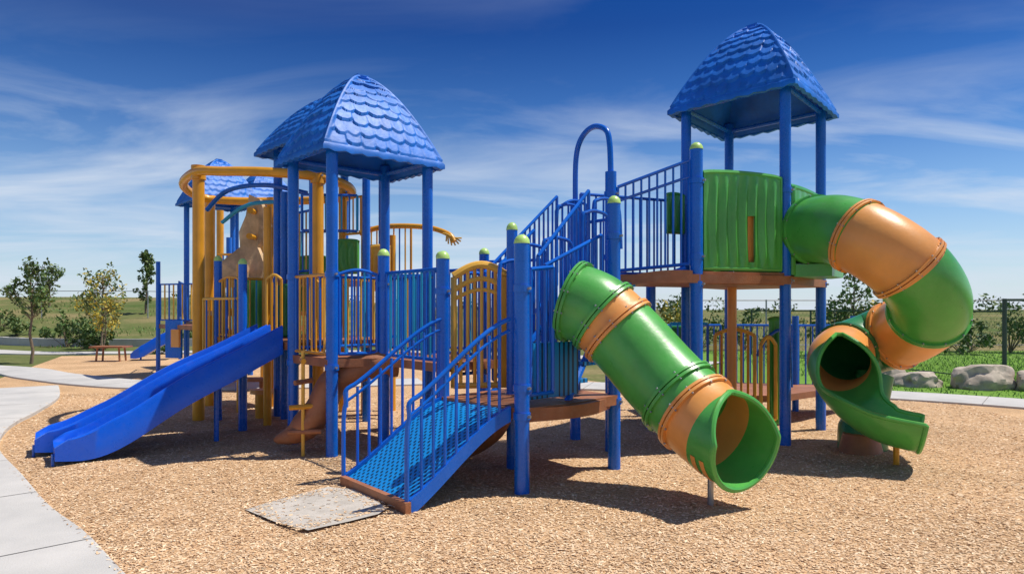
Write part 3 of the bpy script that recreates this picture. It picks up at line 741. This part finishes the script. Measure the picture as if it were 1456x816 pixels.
# ---------------------------------------------------------------- vegetation
def leafcloud(m,c,rad,n,size,mts,w=None):
    for _ in range(n):
        while True:
            p=V((random.uniform(-1,1),random.uniform(-1,1),random.uniform(-1,1)))
            if p.length<1: break
        q=V((c[0]+p.x*rad[0],c[1]+p.y*rad[1],c[2]+p.z*rad[2]))
        s=size*random.uniform(.6,1.3); a=V((random.gauss(0,1),random.gauss(0,1),random.gauss(0,1))).normalized(); b=a.orthogonal().normalized()
        b=(Matrix.Rotation(random.uniform(0,6.28),3,a)@b); c_=a.cross(b)
        m.add([q-b*s,q+c_*s*.5,q+b*s,q-c_*s*.5],[(0,1,2,3)],random.choices(mts,w)[0])
def tree(name,x,y,h,cr,mts,w=None,trunk=.06,cb=.3,n=40,leaf=.07,lean=0,dens=1):
    e=empty(name); z0=H_(x,y); m=M(); lm=M()
    top=V((x+lean,y,z0+h*.92)); base=V((x,y,z0-.1))
    tp=[base.lerp(top,k/6)+V((random.gauss(0,.03),random.gauss(0,.03),0)) for k in range(7)]
    tube(m,tp,[trunk*(1-.13*k) for k in range(7)],BARK,8)
    for k in range(n):
        t=cb+(1-cb)*random.random(); o=base.lerp(top,t); a=random.uniform(0,6.28)
        rr=cr*(1-.6*((t-cb)/(1-cb))**1.5)*random.uniform(.35,1.15); en=o+V((math.cos(a)*rr,math.sin(a)*rr,rr*random.uniform(.5,1.3)))
        tube(m,[o,o.lerp(en,.5)+V((0,0,-.03)),en],[trunk*.3,trunk*.2,.006],BARK,5)
        leafcloud(lm,en,(cr*.24,cr*.24,cr*.30),int(18*dens),leaf,mts,w)
        leafcloud(lm,o.lerp(en,.6),(cr*.15,cr*.15,cr*.2),int(6*dens),leaf,mts,w)
    m.obj('trunk_and_limbs',e); lm.obj('foliage',e,smooth=False)
tree('young_tree',-14.3,20.3,3.1,.62,[LEAF,LEAF2],trunk=.05,cb=.45,n=36,leaf=.07)
tree('young_tree',-15.6,26,3.0,.95,[LEAF2,LEAFY,LEAF],[.5,.35,.15],trunk=.045,cb=.25,n=46,leaf=.075)
tree('young_tree',-14.6,24.5,2.0,.55,[LEAFY,LEAF2],[.7,.3],trunk=.03,cb=.3,n=20,leaf=.06)
tree('young_tree',-22.5,42,3.9,.6,[LEAF2,LEAF],trunk=.08,cb=.1,n=55,leaf=.10)
tree('young_tree',-30.5,45,2.6,.9,[LEAF2,LEAF],trunk=.07,cb=.2,n=30,leaf=.10)
tree('young_tree',11.9,23.8,3.2,1.0,[LEAF2,LEAF],trunk=.05,cb=.15,n=46,leaf=.08)
tree('young_tree',20.2,25,3.3,1.1,[LEAF2,LEAF],trunk=.05,cb=.15,n=46,leaf=.08)
def shrub(name,x,y,w,h,mts,n=14,leaf=.08,wt=None,k2=60):
    e=empty(name); m=M(); lm=M(); z0=H_(x,y)
    for k in range(n):
        a=random.uniform(0,6.28); r=w*random.random()**.6; zz=h*random.uniform(.3,.95)*(1-.4*(r/w)**2)
        p=V((x+math.cos(a)*r,y+math.sin(a)*r*.7,z0+zz)); tube(m,[(x,y,z0-.05),p],[.02,.005],BARK,5)
        leafcloud(lm,p,(w*.24,w*.24,h*.20),k2,leaf,mts,wt)
    m.obj('stems',e); lm.obj('foliage',e,smooth=False)
for x,y,w,h in ((-18.6,28.5,.9,1.5),(-17.2,27.5,.8,1.3),(-16.0,26.5,.6,1.0),(-20.5,31,.8,.9),(-24,33,.9,.8),(-14.2,30,.7,.6),(-27,36,1.0,1.0),(-12.5,30,.6,.6)):
    shrub('shrub',x,y,w,h,[LEAF2,LEAF],k2=40)
shrub('shrub',-12.6,24.5,.35,.35,[LEAF],k2=30)
for x,y,w,h,ml in ((11.2,23.8,.9,2.2,[LEAF2,LEAF]),(12.6,24.5,.7,2.2,[LEAF2,LEAFY]),(9.2,27,.9,1.6,[LEAF,LEAF2]),(6.0,24,.8,2.3,[LEAF2,LEAF]),(5.2,23,.6,2.0,[LEAF2,LEAFY]),(7.4,27,1.1,1.6,[LEAF]),(18.6,25.5,.9,1.9,[LEAF,LEAF2]),(20.9,25.4,1.2,2.3,[LEAF,LEAF2]),(16.2,24.5,.9,1.0,[LEAF]),(17.4,26,.8,1.3,[LEAF2,LEAF]),(14.8,27,.9,1.2,[LEAF2])):
    shrub('shrub',x,y,w,h,ml,n=13,leaf=.08,k2=42)
m=M()
for k in range(60):
    x=-85+k*2.9+random.uniform(-1.4,1.4); y=random.uniform(80,120)
    s=random.uniform(.35,1.1)*(1.6 if x>0 else .9); leafcloud(m,(x,y,H_(x,y)+s*.7),(2.0,1.5,s),60,.32,[LEAF,LEAF2])
m.obj('distant_tree_line',smooth=False)
m=M()
for k in range(34):
    x=3+k*1.1+random.uniform(-.7,.7); y=random.uniform(30,40); s=random.uniform(.25,.65)
    leafcloud(m,(x,y,H_(x,y)+s*.8),(.9,.8,s),50,.12,[LEAF,LEAF2,LEAF2,LEAFY],[.35,.3,.3,.05])
m.obj('hedgerow',smooth=False)
def boulder(x,y,w,d,h,seed):
    bm=bmesh.new(); bmesh.ops.create_icosphere(bm,subdivisions=4,radius=1)
    for v in bm.verts:
        n1=noise.noise(v.co*1.1+V((seed,0,0)))*.45; n2=noise.noise(v.co*3+V((0,seed,0)))*.13; n3=noise.noise(v.co*8+V((0,0,seed)))*.04
        v.co=v.co*(1+n1+n2+n3)
        v.co=V((x+v.co.x*w,y+v.co.y*d,max(-.1,h*.35+min(v.co.z,.75)*h*.85)))
    me=bpy.data.meshes.new('boulder'); bm.to_mesh(me); bm.free(); me.materials.append(ROCKM); me.shade_smooth(); me.set_sharp_from_angle(angle=math.radians(25))
    ob=bpy.data.objects.new('boulder',me); scene.collection.objects.link(ob)
boulder(9.6,13.9,.6,.4,.48,1); boulder(10.5,13.6,.45,.35,.38,4); boulder(8.55,14.3,.45,.32,.30,7); boulder(8.2,15.4,.5,.35,.42,9); boulder(7.6,15.2,.35,.28,.30,12); boulder(8.9,15.0,.3,.25,.22,15)
def fence(name,pts,h,sp,mt,r=.03,wire=0,mid=False):
    e=empty(name); m=M()
    for a,b in zip(pts[:-1],pts[1:]):
        a=V((*a,0));b=V((*b,0)); L=(b-a).length; n=max(1,round(L/sp))
        for k in range(n+1):
            p=a.lerp(b,k/n); z=H_(p.x,p.y); tube(m,[(p.x,p.y,z-.1),(p.x,p.y,z+h)],r,mt,8)
            if k<n:
                q=a.lerp(b,(k+1)/n); z2=H_(q.x,q.y)
                tube(m,[(p.x,p.y,z+h-.03),(q.x,q.y,z2+h-.03)],r*.7,mt,6)
                if mid: tube(m,[(p.x,p.y,z+.08),(q.x,q.y,z2+.08)],r*.5,mt,6)
                if wire:
                    d=(q-p); W=d.length; cnt=int((W+h)/wire)
                    for s in (0,1):
                        for j in range(cnt):
                            u0=j*wire-h
                            x0,y0=u0,0; x1,y1=u0+h,h
                            if x0<0: y0=-x0; x0=0
                            if x1>W: y1=h-(x1-W); x1=W
                            if x1<=x0: continue
                            if s: y0,y1=h-y0,h-y1
                            P0=p+d*(x0/W);P1=p+d*(x1/W); tube(m,[(P0.x,P0.y,z+y0),(P1.x,P1.y,z+y1)],.0022,mt,3,caps=False)
    m.obj('posts_rails_and_mesh',e)
fence('chain_link_fence',[(10.75,14.9),(16,13.2)],1.85,2.7,FENCE,.045,.12)
fence('chain_link_fence',[(8.6,24.5),(10.75,14.9)],1.6,3,FENCE,.03,.2,True)
fence('chain_link_fence',[(5,29),(34,29)],2.0,3,GALV,.035,0,True)
fence('chain_link_fence',[(-40,40),(-12,40),(5,40)],1.6,3,GALV,.03)

# ---------------------------------------------------------------- light
sunv=V((.50,.08,1.0)).normalized()
el=math.asin(sunv.z); az=math.atan2(sunv.x,sunv.y)
sd=bpy.data.lights.new('sun','SUN'); sd.energy=5.0; sd.angle=math.radians(.5); sd.color=(1,.945,.85)
so=bpy.data.objects.new('sun',sd); scene.collection.objects.link(so); so.rotation_euler=(-sunv).to_track_quat('-Z','Y').to_euler()
w=bpy.data.worlds.new('World'); scene.world=w; w.use_nodes=True; nt=w.node_tree; L=nt.links.new
bg=nt.nodes['Background']; bg.inputs['Strength'].default_value=.125
sky=nt.nodes.new('ShaderNodeTexSky'); sky.sky_type='NISHITA'; sky.sun_disc=False; sky.sun_elevation=el; sky.sun_rotation=az
sky.ozone_density=4.0; sky.air_density=1.0; sky.dust_density=.6; sky.altitude=600
tc=nt.nodes.new('ShaderNodeTexCoord'); sx=nt.nodes.new('ShaderNodeSeparateXYZ'); L(tc.outputs['Generated'],sx.inputs['Vector'])
def mth(op,a,b=None,clamp=False):
    n=nt.nodes.new('ShaderNodeMath'); n.operation=op; n.use_clamp=clamp
    for i,q in enumerate((a,b)):
        if q is None: continue
        if isinstance(q,(int,float)): n.inputs[i].default_value=q
        else: L(q,n.inputs[i])
    return n.outputs[0]
zc=mth('MAXIMUM',sx.outputs['Z'],0.0)
tint=nt.nodes.new('ShaderNodeValToRGB'); L(zc,tint.inputs['Fac']); e=tint.color_ramp.elements
e[0].position=.0; e[0].color=(.85,.97,1,1); e[1].position=.38; e[1].color=(.015,.22,.58,1); x=e.new(.14); x.color=(.42,.74,.97,1); x=e.new(.26); x.color=(.08,.42,.80,1)
mt_=nt.nodes.new('ShaderNodeMixRGB'); mt_.blend_type='MULTIPLY'; mt_.inputs['Fac'].default_value=1; L(sky.outputs['Color'],mt_.inputs['Color1']); L(tint.outputs['Color'],mt_.inputs['Color2'])
zz=mth('ADD',zc,.12)
cx=mth('DIVIDE',sx.outputs['X'],zz); cy=mth('DIVIDE',sx.outputs['Y'],zz)
cb=nt.nodes.new('ShaderNodeCombineXYZ'); L(cx,cb.inputs['X']); L(cy,cb.inputs['Y'])
mp=nt.nodes.new('ShaderNodeMapping'); mp.inputs['Rotation'].default_value=(0,0,math.radians(-32)); mp.inputs['Scale'].default_value=(.55,1.0,1); mp.inputs['Location'].default_value=(2.1,.4,0); L(cb.outputs['Vector'],mp.inputs['Vector'])
n1=nt.nodes.new('ShaderNodeTexNoise'); n1.inputs['Scale'].default_value=1.25; n1.inputs['Detail'].default_value=10; n1.inputs['Roughness'].default_value=.56; n1.inputs['Distortion'].default_value=.7
L(mp.outputs['Vector'],n1.inputs['Vector'])
rc=nt.nodes.new('ShaderNodeValToRGB'); rc.color_ramp.elements[0].position=.43; rc.color_ramp.elements[1].position=.84; L(n1.outputs['Fac'],rc.inputs['Fac'])
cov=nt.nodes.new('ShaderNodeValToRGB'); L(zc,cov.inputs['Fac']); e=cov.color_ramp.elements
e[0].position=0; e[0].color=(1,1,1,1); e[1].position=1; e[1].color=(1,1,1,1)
for p,v in ((.17,1.0),(.24,.7),(.29,.28),(.36,.07),(.55,.3),(.68,1)): x=e.new(p); x.color=(v,v,v,1)  # last stops: unseen cloud added overhead, above the view, for white fill light
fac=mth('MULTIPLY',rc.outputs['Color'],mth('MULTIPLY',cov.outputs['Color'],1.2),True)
haze=mth('MULTIPLY',mth('POWER',mth('SUBTRACT',1.0,zc,True),8.0),.78)
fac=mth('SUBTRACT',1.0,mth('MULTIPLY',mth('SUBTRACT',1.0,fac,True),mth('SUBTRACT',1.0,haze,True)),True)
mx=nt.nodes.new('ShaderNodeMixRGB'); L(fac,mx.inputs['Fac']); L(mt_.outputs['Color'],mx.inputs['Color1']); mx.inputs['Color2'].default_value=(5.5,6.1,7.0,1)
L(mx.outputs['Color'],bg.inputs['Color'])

cam=bpy.data.cameras.new('camera'); co=bpy.data.objects.new('camera',cam); scene.collection.objects.link(co); scene.camera=co
co.location=(0,0,1.6); co.rotation_euler=(math.radians(90),0,0); cam.lens=24; cam.sensor_width=36; cam.shift_y=.022; cam.clip_end=5000
